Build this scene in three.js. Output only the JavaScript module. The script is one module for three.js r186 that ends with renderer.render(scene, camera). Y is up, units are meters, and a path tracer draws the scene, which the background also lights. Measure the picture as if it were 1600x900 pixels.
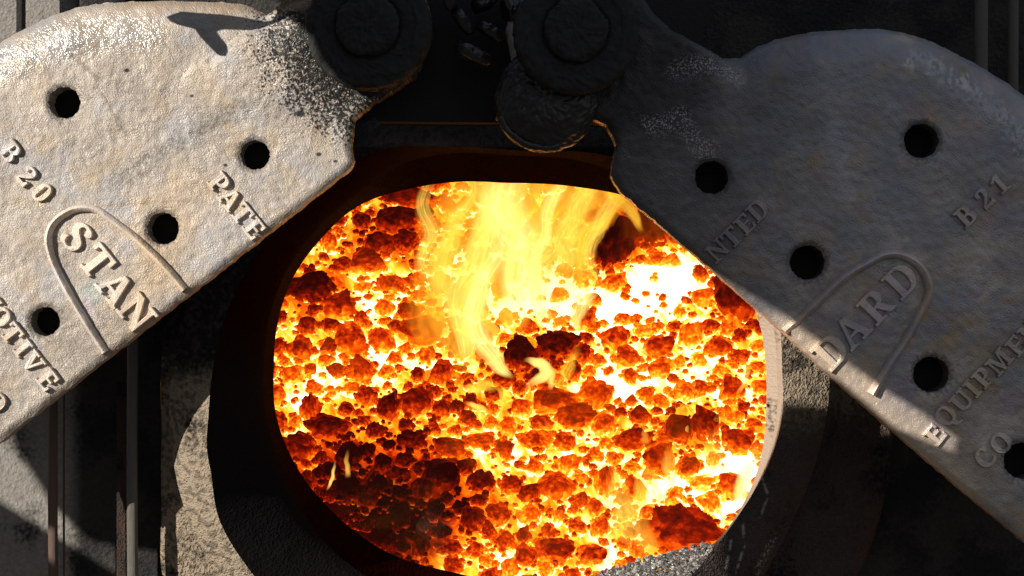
import * as THREE from 'three';
import { mergeGeometries, mergeVertices } from 'three/addons/utils/BufferGeometryUtils.js';
import { FontLoader } from 'three/addons/loaders/FontLoader.js';
import { TextGeometry } from 'three/addons/geometries/TextGeometry.js';
import { createNoise3D } from 'simplex-noise';

// ---------- camera, sky, sun, exposure ----------
const scene = new THREE.Scene();
const CAM = 1.3, S = 0.0005;                        // metres from the door plane, metres per photo pixel on it
const camera = new THREE.PerspectiveCamera(2 * Math.atan(450 * S / CAM) * 180 / Math.PI, 16 / 9, 0.05, 60);
camera.position.set(0, 0, CAM);
camera.lookAt(0, 0, 0);
const renderer = new THREE.WebGLRenderer({ antialias: true });
renderer.toneMapping = THREE.LinearToneMapping;
renderer.toneMappingExposure = 1.5;
renderer.shadowMap.enabled = true;
{
  const W = 256, H = 128, d = new Float32Array(W * H * 4);
  for (let y = 0; y < H; y++) for (let x = 0; x < W; x++) {
    const el = ((y + 0.5) / H - 0.5) * Math.PI, up = Math.max(0, Math.sin(el)), i = (y * W + x) * 4;
    const k = el > 0 ? 1 : Math.max(0, 1 + el / 0.12);
    const sky = [0.25 - 0.08 * up, 0.255 - 0.05 * up, 0.265 + 0.0 * up], gr = [0.05, 0.044, 0.037];
    for (let c = 0; c < 3; c++) d[i + c] = (gr[c] + (sky[c] - gr[c]) * k) * 1.0;
    d[i + 3] = 1;
  }
  const t = new THREE.DataTexture(d, W, H, THREE.RGBAFormat, THREE.FloatType);
  t.mapping = THREE.EquirectangularReflectionMapping; t.magFilter = t.minFilter = THREE.LinearFilter; t.needsUpdate = true;
  scene.background = t; scene.environment = t;
}
const TO_SUN = new THREE.Vector3(-0.70, 0.32, 0.64).normalize();
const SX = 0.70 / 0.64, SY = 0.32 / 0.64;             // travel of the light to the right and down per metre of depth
const sun = new THREE.DirectionalLight(new THREE.Color(1, 0.93, 0.83), 4.8);
sun.name = 'sun';
sun.position.copy(TO_SUN).multiplyScalar(4);
sun.castShadow = true; sun.shadow.radius = 0.6; sun.shadow.mapSize.set(4096, 4096);
Object.assign(sun.shadow.camera, { left: -1, right: 1, top: 1, bottom: -1, near: 0.5, far: 8 });
scene.add(sun, sun.target);

// ---------- helpers ----------
function rng(a) { return () => { a |= 0; a = (a + 0x6D2B79F5) | 0; let t = Math.imul(a ^ (a >>> 15), 1 | a); t = (t + Math.imul(t ^ (t >>> 7), 61 | t)) ^ t; return ((t ^ (t >>> 14)) >>> 0) / 4294967296; }; }
const rand = rng(77);
const n3 = createNoise3D(rng(5)), m3 = createNoise3D(rng(19));
const clamp = (x, a = 0, b = 1) => Math.min(b, Math.max(a, x));
const ss = (a, b, x) => { const t = clamp((x - a) / (b - a)); return t * t * (3 - 2 * t); };
const mix = (a, b, t) => a + (b - a) * t;
const fbm = (x, y, z, o = 4) => { let s = 0, a = 0.5, f = 1; for (let i = 0; i < o; i++) { s += a * n3(x * f, y * f, z * f + i * 7.3); a *= 0.5; f *= 2.03; } return s; };
const X = (px, z = 0) => (px - 800) * S * (CAM - z) / CAM, Y = (py, z = 0) => (450 - py) * S * (CAM - z) / CAM;   // a photo pixel at depth z, in metres
const V = (px, py, z = 0) => new THREE.Vector3(X(px, z), Y(py, z), z);
const used = new Map();
function numbered(n) { const k = used.get(n) || 0; used.set(n, k + 1); return k ? `${n}_${String(k).padStart(3, '0')}` : n; }
function tag(o, label, category, group, kind) { if (label) o.userData.label = label; if (category) o.userData.category = category; if (group) o.userData.group = group; if (kind) o.userData.kind = kind; return o; }
function thing(name, label, category, group, pos = [0, 0, 0]) { const o = new THREE.Group(); o.name = numbered(name); o.position.set(...pos); scene.add(o); return tag(o, label, category, group); }
function part(name, geo, mat, parent) { const m = new THREE.Mesh(geo, mat); m.name = parent === scene ? numbered(name) : name; m.castShadow = m.receiveShadow = true; parent.add(m); return m; }
function rel(geo, parent) { return geo.translate(-parent.position.x, -parent.position.y, -parent.position.z); }
function spline(pts, closed, n) { const c = new THREE.CatmullRomCurve3(pts.map(p => new THREE.Vector3(p[0], p[1], 0)), closed, 'centripetal'); return c.getPoints(n).slice(0, closed ? n : n + 1).map(p => [p.x, p.y]); }
function segDist(x, y, pts, closed) {
  let d = 1e18; const n = pts.length, m = closed ? n : n - 1;
  for (let i = 0; i < m; i++) {
    const a = pts[i], b = pts[i + 1 === n ? 0 : i + 1], ax = a[0], ay = a[1], ex = b[0] - ax, ey = b[1] - ay, wx = x - ax, wy = y - ay;
    let t = (wx * ex + wy * ey) / (ex * ex + ey * ey + 1e-18); t = t < 0 ? 0 : t > 1 ? 1 : t;
    const qx = wx - ex * t, qy = wy - ey * t, q = qx * qx + qy * qy; if (q < d) d = q;
  }
  return Math.sqrt(d);
}
function inside(x, y, pts) { let c = false; for (let i = 0, j = pts.length - 1; i < pts.length; j = i++) { const a = pts[i], b = pts[j]; if ((a[1] > y) !== (b[1] > y) && x < (b[0] - a[0]) * (y - a[1]) / (b[1] - a[1]) + a[0]) c = !c; } return c; }

// A cast plate: every point where sd < 0, front at zf(x, y), back at zb, with walls; triangles of a grid are cut along sd = 0.
function plate({ x0, x1, y0, y1, cell, sd, zf, zb, uv }) {
  const nx = Math.ceil((x1 - x0) / cell), ny = Math.ceil((y1 - y0) / cell), D = new Float32Array((nx + 1) * (ny + 1));
  for (let j = 0; j <= ny; j++) for (let i = 0; i <= nx; i++) D[j * (nx + 1) + i] = sd(x0 + i * cell, y0 + j * cell);
  const P = [], I = [], cut = new Map(), vid = new Int32Array(D.length).fill(-1), walls = [];
  const vert = (k) => { if (vid[k] < 0) { vid[k] = P.length; P.push([x0 + (k % (nx + 1)) * cell, y0 + Math.floor(k / (nx + 1)) * cell]); } return vid[k]; };
  const edge = (a, b) => { const lo = Math.min(a, b), hi = Math.max(a, b), key = lo * 4194304 + hi; if (!cut.has(key)) { const t = clamp(D[lo] / (D[lo] - D[hi]), 0.02, 0.98), xa = x0 + (lo % (nx + 1)) * cell, ya = y0 + Math.floor(lo / (nx + 1)) * cell, xb = x0 + (hi % (nx + 1)) * cell, yb = y0 + Math.floor(hi / (nx + 1)) * cell; cut.set(key, P.length); P.push([mix(xa, xb, t), mix(ya, yb, t)]); } return cut.get(key); };
  const tri = (a, b, c) => {
    const ia = D[a] < 0, ib = D[b] < 0, ic = D[c] < 0, n = ia + ib + ic;
    if (n === 0) return;
    if (n === 3) { I.push(vert(a), vert(b), vert(c)); return; }
    let q = [a, b, c];
    if (n === 1) { while (!(D[q[0]] < 0)) q = [q[1], q[2], q[0]]; const e1 = edge(q[0], q[1]), e2 = edge(q[0], q[2]); I.push(vert(q[0]), e1, e2); walls.push([e1, e2]); }
    else { while (D[q[0]] < 0) q = [q[1], q[2], q[0]]; const e1 = edge(q[0], q[1]), e2 = edge(q[0], q[2]), b1 = vert(q[1]), c1 = vert(q[2]); I.push(e1, b1, c1, e1, c1, e2); walls.push([e2, e1]); }
  };
  for (let j = 0; j < ny; j++) for (let i = 0; i < nx; i++) { const a = j * (nx + 1) + i, b = a + 1, c = a + nx + 1, d = c + 1; if ((i + j) & 1) { tri(a, b, d); tri(a, d, c); } else { tri(a, b, c); tri(b, d, c); } }
  const n = P.length, pos = [], uvs = [], idx = I.slice(), Z = P.map(p => zf(p[0], p[1]));
  const g = new THREE.BufferGeometry();
  P.forEach((p, i) => { pos.push(p[0], p[1], Z[i]); uvs.push(...uv(p[0], p[1])); });
  g.setAttribute('position', new THREE.Float32BufferAttribute(pos, 3)); g.setAttribute('uv', new THREE.Float32BufferAttribute(uvs, 2)); g.setIndex(idx); g.computeVertexNormals();
  const bp = [], bu = [], bi = [];
  P.forEach((p) => { bp.push(p[0], p[1], zb); bu.push(...uv(p[0], p[1])); });
  for (let i = 0; i < I.length; i += 3) bi.push(I[i], I[i + 2], I[i + 1]);
  for (const [a, b] of walls) { const k = bp.length / 3; for (const [q, z] of [[a, Z[a]], [b, Z[b]], [a, zb], [b, zb]]) { bp.push(P[q][0], P[q][1], z); bu.push(...uv(P[q][0], P[q][1])); } bi.push(k, k + 2, k + 1, k + 1, k + 2, k + 3); }
  const h = new THREE.BufferGeometry();
  h.setAttribute('position', new THREE.Float32BufferAttribute(bp, 3)); h.setAttribute('uv', new THREE.Float32BufferAttribute(bu, 2)); h.setIndex(bi); h.computeVertexNormals();
  return mergeGeometries([g, h]);
}
function dataMap(W, H, f, srgb) { const d = new Uint8Array(W * H * 4); for (let y = 0; y < H; y++) for (let x = 0; x < W; x++) { const c = f((x + 0.5) / W, (y + 0.5) / H), i = (y * W + x) * 4; for (let k = 0; k < 3; k++) { let v = clamp(c[k] ?? c[0]); if (srgb) v = v <= 0.0031308 ? v * 12.92 : 1.055 * v ** (1 / 2.4) - 0.055; d[i + k] = v * 255; } d[i + 3] = 255; } const t = new THREE.DataTexture(d, W, H); t.magFilter = t.minFilter = THREE.LinearFilter; t.wrapS = t.wrapT = THREE.RepeatWrapping; if (srgb) t.colorSpace = THREE.SRGBColorSpace; t.needsUpdate = true; return t; }
const lerp3 = (a, b, t) => [mix(a[0], b[0], t), mix(a[1], b[1], t), mix(a[2], b[2], t)];

// ---------- bumps shared by the ironwork: 0.32 m a side ----------
const castBump = dataMap(1024, 1024, (u, v) => {
  const x = u * 0.32, y = v * 0.32, w = 0.0016 * n3(x * 160, y * 160, 4);
  const crinkle = 1 - Math.abs(n3((x + w) * 430, (y - w) * 430, 1)), lump = fbm(x * 60, y * 60, 2, 3), grain = n3(x * 1000, y * 1000, 3);
  return [0.32 * crinkle + 0.07 * (lump + 0.5) + 0.08 * (grain + 1) + 0.1];
});
const gritBump = dataMap(1024, 1024, (u, v) => {
  const x = u * 0.32, y = v * 0.32, a = n3(x * 300, y * 300, 9), b = n3(x * 620, y * 620, 8), c = fbm(x * 70, y * 70, 6, 3);
  return [0.35 + 0.22 * Math.max(a, -0.3) + 0.16 * b + 0.3 * c];
});

// ---------- the boiler backhead (setting) ----------
const soot = (f, o) => new THREE.MeshPhysicalMaterial({ bumpMap: gritBump, ...o, ...f });
const dustMap = (base, dust, seed, lo, hi) => dataMap(512, 512, (u, v) => { const x = u * 0.5, y = v * 0.5, k = ss(lo, hi, fbm(x * 14, y * 14, seed, 4) + 0.35 * n3(x * 260, y * 260, seed)), s = 1 + 0.25 * n3(x * 420, y * 420, seed + 3); return lerp3(base, dust, k).map(c => c * s); }, true);
const planar = (g) => { const p = g.attributes.position, u = []; for (let i = 0; i < p.count; i++) u.push(p.getX(i) / 0.5 + 0.5, p.getY(i) / 0.5 + 0.5); g.setAttribute('uv', new THREE.Float32BufferAttribute(u, 2)); return g; };
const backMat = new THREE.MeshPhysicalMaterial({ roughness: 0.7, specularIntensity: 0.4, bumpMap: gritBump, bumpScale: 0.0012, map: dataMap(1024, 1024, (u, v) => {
  const x = (u - 0.5) * 2, y = (v - 0.5) * 2, px = 800 + x / (S * 1.117), g = fbm(x * 14, y * 14, 31, 4) + 0.3 * n3(x * 260, y * 260, 31), left = ss(132, 100, px);  // far left painted paler as its sun patch, the rest kept black as shade
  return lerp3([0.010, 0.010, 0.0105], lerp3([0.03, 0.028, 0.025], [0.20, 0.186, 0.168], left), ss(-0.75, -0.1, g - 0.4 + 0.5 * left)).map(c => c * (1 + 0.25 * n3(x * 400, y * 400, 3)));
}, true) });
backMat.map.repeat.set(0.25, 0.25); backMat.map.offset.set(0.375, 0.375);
const ironBlack = soot({ color: new THREE.Color().setRGB(0.013, 0.0125, 0.013), roughness: 0.7, specularIntensity: 0.45, bumpScale: 0.0005 });
const ZB = -0.152;
{
  const sh = new THREE.Shape([[-1.1, -0.8], [1.1, -0.8], [1.1, 0.8], [-1.1, 0.8]].map(p => new THREE.Vector2(...p)));
  const hole = new THREE.Path(spline([[250, 600], [330, 850], [560, 1050], [800, 1110], [1050, 1040], [1230, 850], [1270, 600], [1210, 400], [1000, 235], [790, 200], [560, 215], [350, 370]].map(p => [X(p[0], ZB), Y(p[1], ZB)]), true, 80).map(p => new THREE.Vector2(...p)));
  sh.holes.push(hole);
  const g = planar(new THREE.ExtrudeGeometry(sh, { depth: 0.012, bevelEnabled: false, curveSegments: 4 }).translate(0, 0, ZB - 0.012));
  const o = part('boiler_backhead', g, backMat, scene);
  tag(o, 'sooty black steel boiler plate behind the open fire doors', 'boiler plate', null, 'structure');
}
{ // firebox behind it
  const brick = new THREE.MeshStandardMaterial({ color: new THREE.Color().setRGB(0.07, 0.03, 0.02), roughness: 0.95, bumpMap: gritBump, bumpScale: 0.003, side: THREE.DoubleSide });
  const bx = (x, y, z, w, h, d) => new THREE.BoxGeometry(w, h, d).translate(x, y, z);
  const g = mergeGeometries([bx(0, 0, -1.27, 1.5, 1.5, 0.05), bx(-0.72, 0, -0.70, 0.05, 1.5, 1.1), bx(0.72, 0, -0.70, 0.05, 1.5, 1.1), bx(0, 0.72, -0.70, 1.39, 0.05, 1.1), bx(0, -0.72, -0.70, 1.39, 0.05, 1.1)]);
  tag(part('firebox_wall', g, brick, scene), 'dark brick inside of the firebox around the burning coal', 'firebox', null, 'structure');
}

// ---------- fire-hole ring ----------
const RC = [790, 575], NA = 288;
function polar(pts) {                                 // closed contour as radius by angle
  const a = pts.map(([x, y]) => [Math.atan2(RC[1] - y, x - RC[0]), Math.hypot(x - RC[0], y - RC[1])]).sort((p, q) => p[0] - q[0]), n = a.length;
  return Array.from({ length: NA }, (_, k) => {
    const t = -Math.PI + 2 * Math.PI * k / NA; let i = a.findIndex(p => p[0] > t); if (i < 0) i = n;
    const at = (j) => { const w = Math.floor(j / n), q = a[j - w * n]; return [q[0] + w * 2 * Math.PI, q[1]]; };
    const [p0, p1, p2, p3] = [at(i - 2), at(i - 1), at(i), at(i + 1)], h = p2[0] - p1[0], u = (t - p1[0]) / h;
    const m1 = (p2[1] - p0[1]) / (p2[0] - p0[0]) * h, m2 = (p3[1] - p1[1]) / (p3[0] - p1[0]) * h;
    const r = (2 * u ** 3 - 3 * u ** 2 + 1) * p1[1] + (u ** 3 - 2 * u ** 2 + u) * m1 + (-2 * u ** 3 + 3 * u ** 2) * p2[1] + (u ** 3 - u ** 2) * m2;
    return [RC[0] + r * Math.cos(t), RC[1] - r * Math.sin(t)];
  });
}
const C0 = polar([[428, 570], [432, 650], [470, 740], [520, 800], [600, 860], [720, 897], [850, 918], [960, 912], [1050, 888], [1112, 852], [1150, 806], [1185, 730], [1197, 640], [1197, 580], [1185, 500], [1160, 450], [1090, 380], [1000, 315], [900, 292], [800, 286], [720, 284], [640, 295], [560, 322], [500, 375], [455, 440], [433, 510]]);
const C1 = polar([[412, 570], [417, 660], [452, 760], [502, 840], [580, 905], [720, 950], [850, 965], [960, 955], [1050, 918], [1092, 888], [1152, 812], [1200, 712], [1214, 640], [1214, 580], [1206, 500], [1180, 445], [1100, 355], [1000, 285], [900, 250], [800, 243], [700, 240], [640, 252], [560, 302], [500, 352], [447, 425], [420, 500]]);
const C2 = polar([[326, 645], [323, 697], [330, 743], [343, 813], [397, 900], [470, 980], [600, 1050], [800, 1075], [950, 1010], [1030, 950], [1094, 884], [1152, 808], [1205, 715], [1222, 650], [1222, 580], [1216, 500], [1190, 435], [1110, 340], [1010, 268], [960, 246], [820, 236], [690, 229], [600, 233], [540, 262], [480, 306], [400, 400], [350, 500], [332, 580]]);
const C3 = polar([[264, 640], [267, 690], [290, 800], [340, 900], [420, 1000], [560, 1100], [800, 1150], [1000, 1090], [1130, 990], [1215, 860], [1262, 760], [1288, 670], [1296, 600], [1288, 510], [1240, 390], [1130, 275], [1000, 212], [900, 195], [760, 189], [590, 186], [480, 238], [380, 330], [310, 430], [275, 540]]);
const C4 = polar([[252, 640], [252, 700], [252, 800], [254, 900], [300, 1010], [480, 1170], [800, 1250], [1080, 1180], [1240, 1060], [1320, 940], [1360, 855], [1389, 740], [1396, 660], [1394, 560], [1350, 400], [1230, 240], [1080, 150], [790, 120], [520, 130], [400, 210], [310, 330], [256, 520]]);
const ringT = thing('firehole_ring', 'thick oval iron ring around the glowing fire hole, with dusty tan painted in where the sun reaches it', 'fire hole ring', null, [X(790, -0.1), Y(590, -0.1), -0.1]);
const sunny = (x, y, z) => mix(z, -0.067, 0.62 * ss(1140, 1225, x) * ss(800, 660, y) * ss(370, 440, y));
function loft(sections, rough = 0, seed = 0, toHole = false, bend = (x, y, z) => z) {         // [contour, z] one after another, smooth across
  const pos = [], idx = [], M = sections.length;
  sections.forEach(([c, z], si) => c.forEach(([x, y]) => { const p = V(x, y, toHole ? z + (-0.067 - z) * 0.72 * ss(1080, 1185, x) * ss(370, 450, y) : bend(x, y, z, si)), k = rough * Math.min(1, 3 * Math.sin(Math.PI * si / (M - 1))) * (fbm(p.x * 45, p.y * 45, seed + z * 20, 3) + 0.4 * n3(p.x * 190, p.y * 190, seed)); pos.push(p.x + k * 0.4, p.y + k * 0.4, p.z + k); }));
  for (let s = 0; s < M - 1; s++) for (let k = 0; k < NA; k++) { const a = s * NA + k, b = s * NA + (k + 1) % NA, c = a + NA, d = b + NA; idx.push(a, c, b, b, c, d); }
  const g = new THREE.BufferGeometry(); g.setAttribute('position', new THREE.Float32BufferAttribute(pos, 3)); g.setIndex(idx); g.computeVertexNormals(); return planarRing(g);
}
const blend = (A, B, t) => A.map((p, i) => [mix(p[0], B[i][0], t), mix(p[1], B[i][1], t)]);
const ZL = { c0: -0.187, c1: -0.127, c2: -0.067, c3: -0.092, c4: -0.127 };
const ringMap = (fn) => dataMap(1024, 1024, (u, v) => { const x = (u - 0.5) * 0.5, y = (v - 0.5) * 0.5, k = (CAM + 0.09) / CAM * S * 0 + S * 1.06; return fn(800 + x * 2 / (k * 1), 450 - y * 2 / (k * 1), x * 2, y * 2); }, true);
const planarRing = (g) => { const p = g.attributes.position, u = []; for (let i = 0; i < p.count; i++) u.push(p.getX(i) / 1.0 + 0.5, p.getY(i) / 1.0 + 0.5); g.setAttribute('uv', new THREE.Float32BufferAttribute(u, 2)); return g; };
const grime = (x, y, s) => fbm(x * 16, y * 16, s, 4) + 0.3 * n3(x * 210, y * 210, s) + 0.2 * n3(x * 420, y * 420, s + 3);
const tan = [0.25, 0.20, 0.145], blackScale = [0.011, 0.0095, 0.0095];
const ringGrit = gritBump.clone(); ringGrit.repeat.set(3.1, 3.1); ringGrit.needsUpdate = true;
const drip = (px, py, pts) => ss(3.2, 0.8, segDist(px, py, pts, false));
const ringDustAndSun = new THREE.MeshPhysicalMaterial({ roughness: 0.95, specularIntensity: 0.4, bumpMap: ringGrit, bumpScale: 0.0035, map: ringMap((px, py, x, y) => {
  const g = grime(x, y, 12), left = ss(560, 380, px) * ss(560, 640, py + 40 * g), right = ss(1180, 1215, px) * ss(720, 610, py + 30 * g);  // dusty tan only on the sunlit parts: sun and shade painted into the colour
  let k = lerp3(lerp3(blackScale, [0.10, 0.093, 0.09], ss(236, 226, py) * ss(545, 600, px) * ss(1000, 940, px)), tan, clamp(Math.max(left, right) * ss(-0.75, -0.1, g) + 0.12 * ss(0, 0.5, g)));  // grey strip along the top paints in the dim skylight
  k = lerp3(k, [0.062, 0.047, 0.044], 0.85 * ss(1060, 1140, px) * (1 - right) * ss(-0.8, 0.2, g));  // dim maroon at lower right paints in the veil of glare
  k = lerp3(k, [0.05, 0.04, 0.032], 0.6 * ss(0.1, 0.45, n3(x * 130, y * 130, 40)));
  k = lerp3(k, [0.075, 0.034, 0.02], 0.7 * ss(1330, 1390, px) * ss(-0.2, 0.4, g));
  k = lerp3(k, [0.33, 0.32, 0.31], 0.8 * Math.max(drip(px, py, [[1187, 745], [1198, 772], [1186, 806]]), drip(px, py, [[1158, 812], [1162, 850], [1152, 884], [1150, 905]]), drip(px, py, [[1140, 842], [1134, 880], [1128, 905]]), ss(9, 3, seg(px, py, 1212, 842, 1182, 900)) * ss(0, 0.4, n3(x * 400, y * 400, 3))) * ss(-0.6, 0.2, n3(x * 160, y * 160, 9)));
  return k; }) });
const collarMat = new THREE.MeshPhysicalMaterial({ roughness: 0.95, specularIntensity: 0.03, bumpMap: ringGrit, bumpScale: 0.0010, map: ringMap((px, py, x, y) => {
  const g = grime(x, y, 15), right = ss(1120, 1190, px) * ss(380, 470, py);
  let k = lerp3(lerp3([0.0105, 0.0095, 0.0095], [0.0095, 0.0006, 0.0005], ss(640, 470, py)), [0.34, 0.27, 0.21], right * ss(-0.9, -0.3, g));  // tan right side is painted sunlight, red top is painted fire glow
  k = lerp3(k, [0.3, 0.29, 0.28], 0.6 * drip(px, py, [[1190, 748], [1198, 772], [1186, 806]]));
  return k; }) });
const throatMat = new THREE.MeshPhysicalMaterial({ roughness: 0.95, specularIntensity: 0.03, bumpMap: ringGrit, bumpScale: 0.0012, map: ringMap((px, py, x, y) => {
  const g = grime(x, y, 18), right = ss(1120, 1190, px) * ss(380, 470, py);  // tan on the right is sunlight painted into the colour
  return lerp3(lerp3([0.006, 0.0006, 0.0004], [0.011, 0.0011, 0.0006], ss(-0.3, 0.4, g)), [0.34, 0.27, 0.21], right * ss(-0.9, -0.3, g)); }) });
{
  const S1 = []; for (let i = 0; i <= 14; i++) { const t = i / 14; S1.push([blend(C2, C3, t), ZL.c2 + (ZL.c3 - ZL.c2) * (0.25 * t + 0.75 * t * t)]); }
  part('outer_slope', rel(loft(S1, 0.0009, 3, false, sunny), ringT), ringDustAndSun, ringT);
  const S2 = []; for (let i = 0; i <= 12; i++) { const t = i / 12; S2.push([blend(C1, C2, t), ZL.c1 + (ZL.c2 - ZL.c1) * Math.pow(t, 0.8)]); }
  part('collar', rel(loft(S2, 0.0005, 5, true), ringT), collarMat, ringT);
  const S3 = []; for (let i = 0; i <= 10; i++) { const t = i / 10; S3.push([blend(C0, C1, t), ZL.c0 + (ZL.c1 - ZL.c0) * t]); }
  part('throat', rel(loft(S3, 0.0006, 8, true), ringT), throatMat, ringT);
  const S4 = [[C3, ZL.c3]]; for (let i = 0; i <= 14; i++) { const t = i / 14; S4.push([blend(C3, C4, t), mix(ZL.c4 + 0.006, ZL.c4, t)]); }
  S4.push([C4, ZB - 0.002]);
  part('base_plate', rel(loft(S4, 0.0012, 21, false, (x, y, z, si) => (si === 0 ? sunny(x, y, z) : z)), ringT), ringDustAndSun, ringT);
}

// ---------- the two door leaves ----------
const font = await new FontLoader().loadAsync('fonts/droid/droid_serif_bold.typeface.json');
const dotNoise = (x, y, f, s) => n3(x * f, y * f, s);
function seg(px, py, ax, ay, bx, by) { return segDist(px, py, [[ax, ay], [bx, by]], false); }
function leftAlbedo(px, py) {
  const a = fbm(px / 150, py / 150, 1), b = fbm(px / 60 + 9, py / 60, 2), c = n3(px / 7, py / 7, 3), d = n3(px / 2.6, py / 2.6, 4);
  let k = [0.350, 0.305, 0.262].map(v => v * (1 + 0.36 * a + 0.22 * b + 0.10 * c + 0.10 * d));
  k = lerp3(k, [0.32, 0.315, 0.325], 0.6 * ss(0.0, 0.45, fbm(px / 110 + 3, py / 110 + 8, 6)));
  k = lerp3(k, [0.36, 0.28, 0.19], 0.55 * ss(0.05, 0.5, fbm(px / 75, py / 75, 9)) * ss(420, 120, Math.abs(py - 330)));
  k = lerp3(k, [0.44, 0.32, 0.20], 0.5 * ss(60, 0, seg(px, py, 280, 300, 230, 470)));
  k = lerp3(k, [0.40, 0.34, 0.42], 0.6 * ss(45, 5, Math.hypot(px - 150, py - 470)) * ss(-0.2, 0.4, b));
  k = lerp3(k, [0.35, 0.42, 0.40], 0.5 * ss(34, 5, Math.hypot(px - 142, py - 458)) * ss(0.4, -0.1, b));
  const st = ss(20, 2, seg(px, py, 380, 165, 190, 272) + 9 * n3(px / 16, py / 16, 12)); k = lerp3(k, [0.10, 0.10, 0.095], 0.6 * st * ss(-0.9, 0.35, n3(px / 9, py / 9, 5) + 0.5 * d));
  const st2 = ss(16, 2, seg(px, py, 260, 262, 165, 292)); k = lerp3(k, [0.16, 0.14, 0.12], 0.5 * st2 * ss(-0.4, 0.3, c));
  k = lerp3(k, [0.20, 0.17, 0.14], 0.8 * ss(6, 0.5, seg(px, py, 106, 80, 152, 122) + 2.5 * c) + 0.6 * ss(5, 0.5, seg(px, py, 160, 148, 197, 212) + 2.5 * c));
  k = lerp3(k, [0.24, 0.17, 0.11], 0.5 * ss(6, 1, seg(px, py, 155, 322, 300, 312) + 9 * Math.abs(b)));
  const g = Math.hypot(px - 575, py - 40), gr = ss(245, 90, g + 34 * b) ; const th = mix(1.0, -0.55, gr);
  const grit = ss(th - 0.26, th + 0.2, n3(px / 6.5, py / 6.5, 21) * 0.7 + n3(px / 3, py / 3, 22) * 0.45);
  k = lerp3(k, [0.30, 0.25, 0.20], 0.55 * gr);
  k = lerp3(k, [0.012, 0.011, 0.010], grit);
  for (const [x, y] of [[100, 160], [398, 242], [254, 357], [70, 502]]) k = lerp3(k, [0.10, 0.085, 0.07], 0.65 * ss(34, 24, Math.hypot(px - x, py - y) + 5 * c));
  for (const [x, y, r] of [[470, 178, 7], [498, 241, 4], [524, 252, 3], [352, 258, 3], [198, 110, 4], [300, 150, 3]]) k = lerp3(k, [0.02, 0.02, 0.02], ss(r, r * 0.5, Math.hypot((px - x) * 0.7, py - y)));
  k = lerp3(k, [0.30, 0.21, 0.13], 0.6 * ss(22, 4, py + 14 * b - 4) * ss(150, 200, px));
  return k;
}
function leftRough(px, py) { const g = Math.hypot(px - 575, py - 40); return clamp(0.6 + 0.2 * fbm(px / 50, py / 50, 4) - 0.14 * ss(230, 120, g) - 0.38 * ss(46, 14, Math.abs(segDist(px, py, [[-60, 150], [0, 100], [60, 72], [120, 55], [230, 50]], false)))); }
function rightAlbedo(px, py) {
  const a = fbm(px / 170, py / 170, 31), b = fbm(px / 60 + 9, py / 60, 32), c = n3(px / 8, py / 8, 33), d = n3(px / 2.6, py / 2.6, 34);
  let k = [0.315, 0.278, 0.25].map(v => v * (1 + 0.5 * a + 0.2 * b + 0.08 * c + 0.06 * d));
  k = lerp3(k, [0.225, 0.23, 0.25], 0.75 * ss(-0.05, 0.35, fbm(px / 120 + 3, py / 120 + 8, 36)));
  k = lerp3(k, [0.33, 0.25, 0.17], 0.65 * ss(0.0, 0.45, fbm(px / 90, py / 90, 39)));
  k = lerp3(k, [0.24, 0.20, 0.26], 0.5 * ss(0.05, 0.4, fbm(px / 80, py / 80 + 40, 40)));
  k = lerp3(k, [0.50, 0.50, 0.52], 0.55 * ss(26, 3, seg(px, py, 1298, 200, 1318, 300) + 7 * c + 8 * b));
  k = lerp3(k, [0.62, 0.63, 0.66], 0.75 * ss(24, 3, segDist(px, py, [[1430, 88], [1500, 128], [1556, 172], [1600, 222], [1640, 290]], false) + 9 * n3(px / 22, py / 22, 2) + 5 * c) * ss(-0.5, 0.3, n3(px / 9, py / 14, 7)));  // pale streak on the rim is a painted sky highlight
  k = lerp3(k, [0.22, 0.28, 0.34], 0.6 * ss(60, 10, Math.hypot(px - 1490, py - 470)) * ss(-0.2, 0.3, b));
  k = lerp3(k, [0.36, 0.24, 0.12], 0.6 * ss(50, 8, seg(px, py, 1445, 520, 1505, 515)) * ss(-0.3, 0.3, b));
  k = lerp3(k, [0.34, 0.20, 0.11], 0.55 * ss(34, 6, seg(px, py, 1520, 345, 1575, 300)) * ss(-0.3, 0.3, b + 0.3 * c));
  k = lerp3(k, [0.195, 0.21, 0.25], 0.7 * ss(520, 160, py + 80 * a) * ss(-0.6, 0.1, b));
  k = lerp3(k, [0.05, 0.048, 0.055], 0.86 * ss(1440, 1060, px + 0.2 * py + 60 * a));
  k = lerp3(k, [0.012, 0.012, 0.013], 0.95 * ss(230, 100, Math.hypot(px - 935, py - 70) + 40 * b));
  k = lerp3(k, [0.5, 0.5, 0.54], 0.5 * ss(26, 4, segDist(px, py, [[1060, 110], [1110, 100], [1145, 120]], false) + 12 * b) * ss(0.15, 0.5, n3(px / 4, py / 4, 12)) + 0.6 * ss(28, 4, segDist(px, py, [[1020, 200], [1062, 188], [1110, 250]], false) + 10 * b) * ss(0.2, 0.55, n3(px / 4, py / 4, 14)));
  for (const [x, y] of [[1440, 220], [1112, 277], [1262, 410], [1455, 585], [1597, 720]]) k = lerp3(k, [0.05, 0.045, 0.042], 0.7 * ss(40, 26, Math.hypot(px - x, py - y) + 5 * c));
  k = lerp3(k, [0.46, 0.37, 0.28], 0.8 * ss(60, 6, seg(px, py, 1230, 522, 1500, 760) + 14 * b));  // golden lower edge paints in the strip of sunlight
  return k;
}
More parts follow.
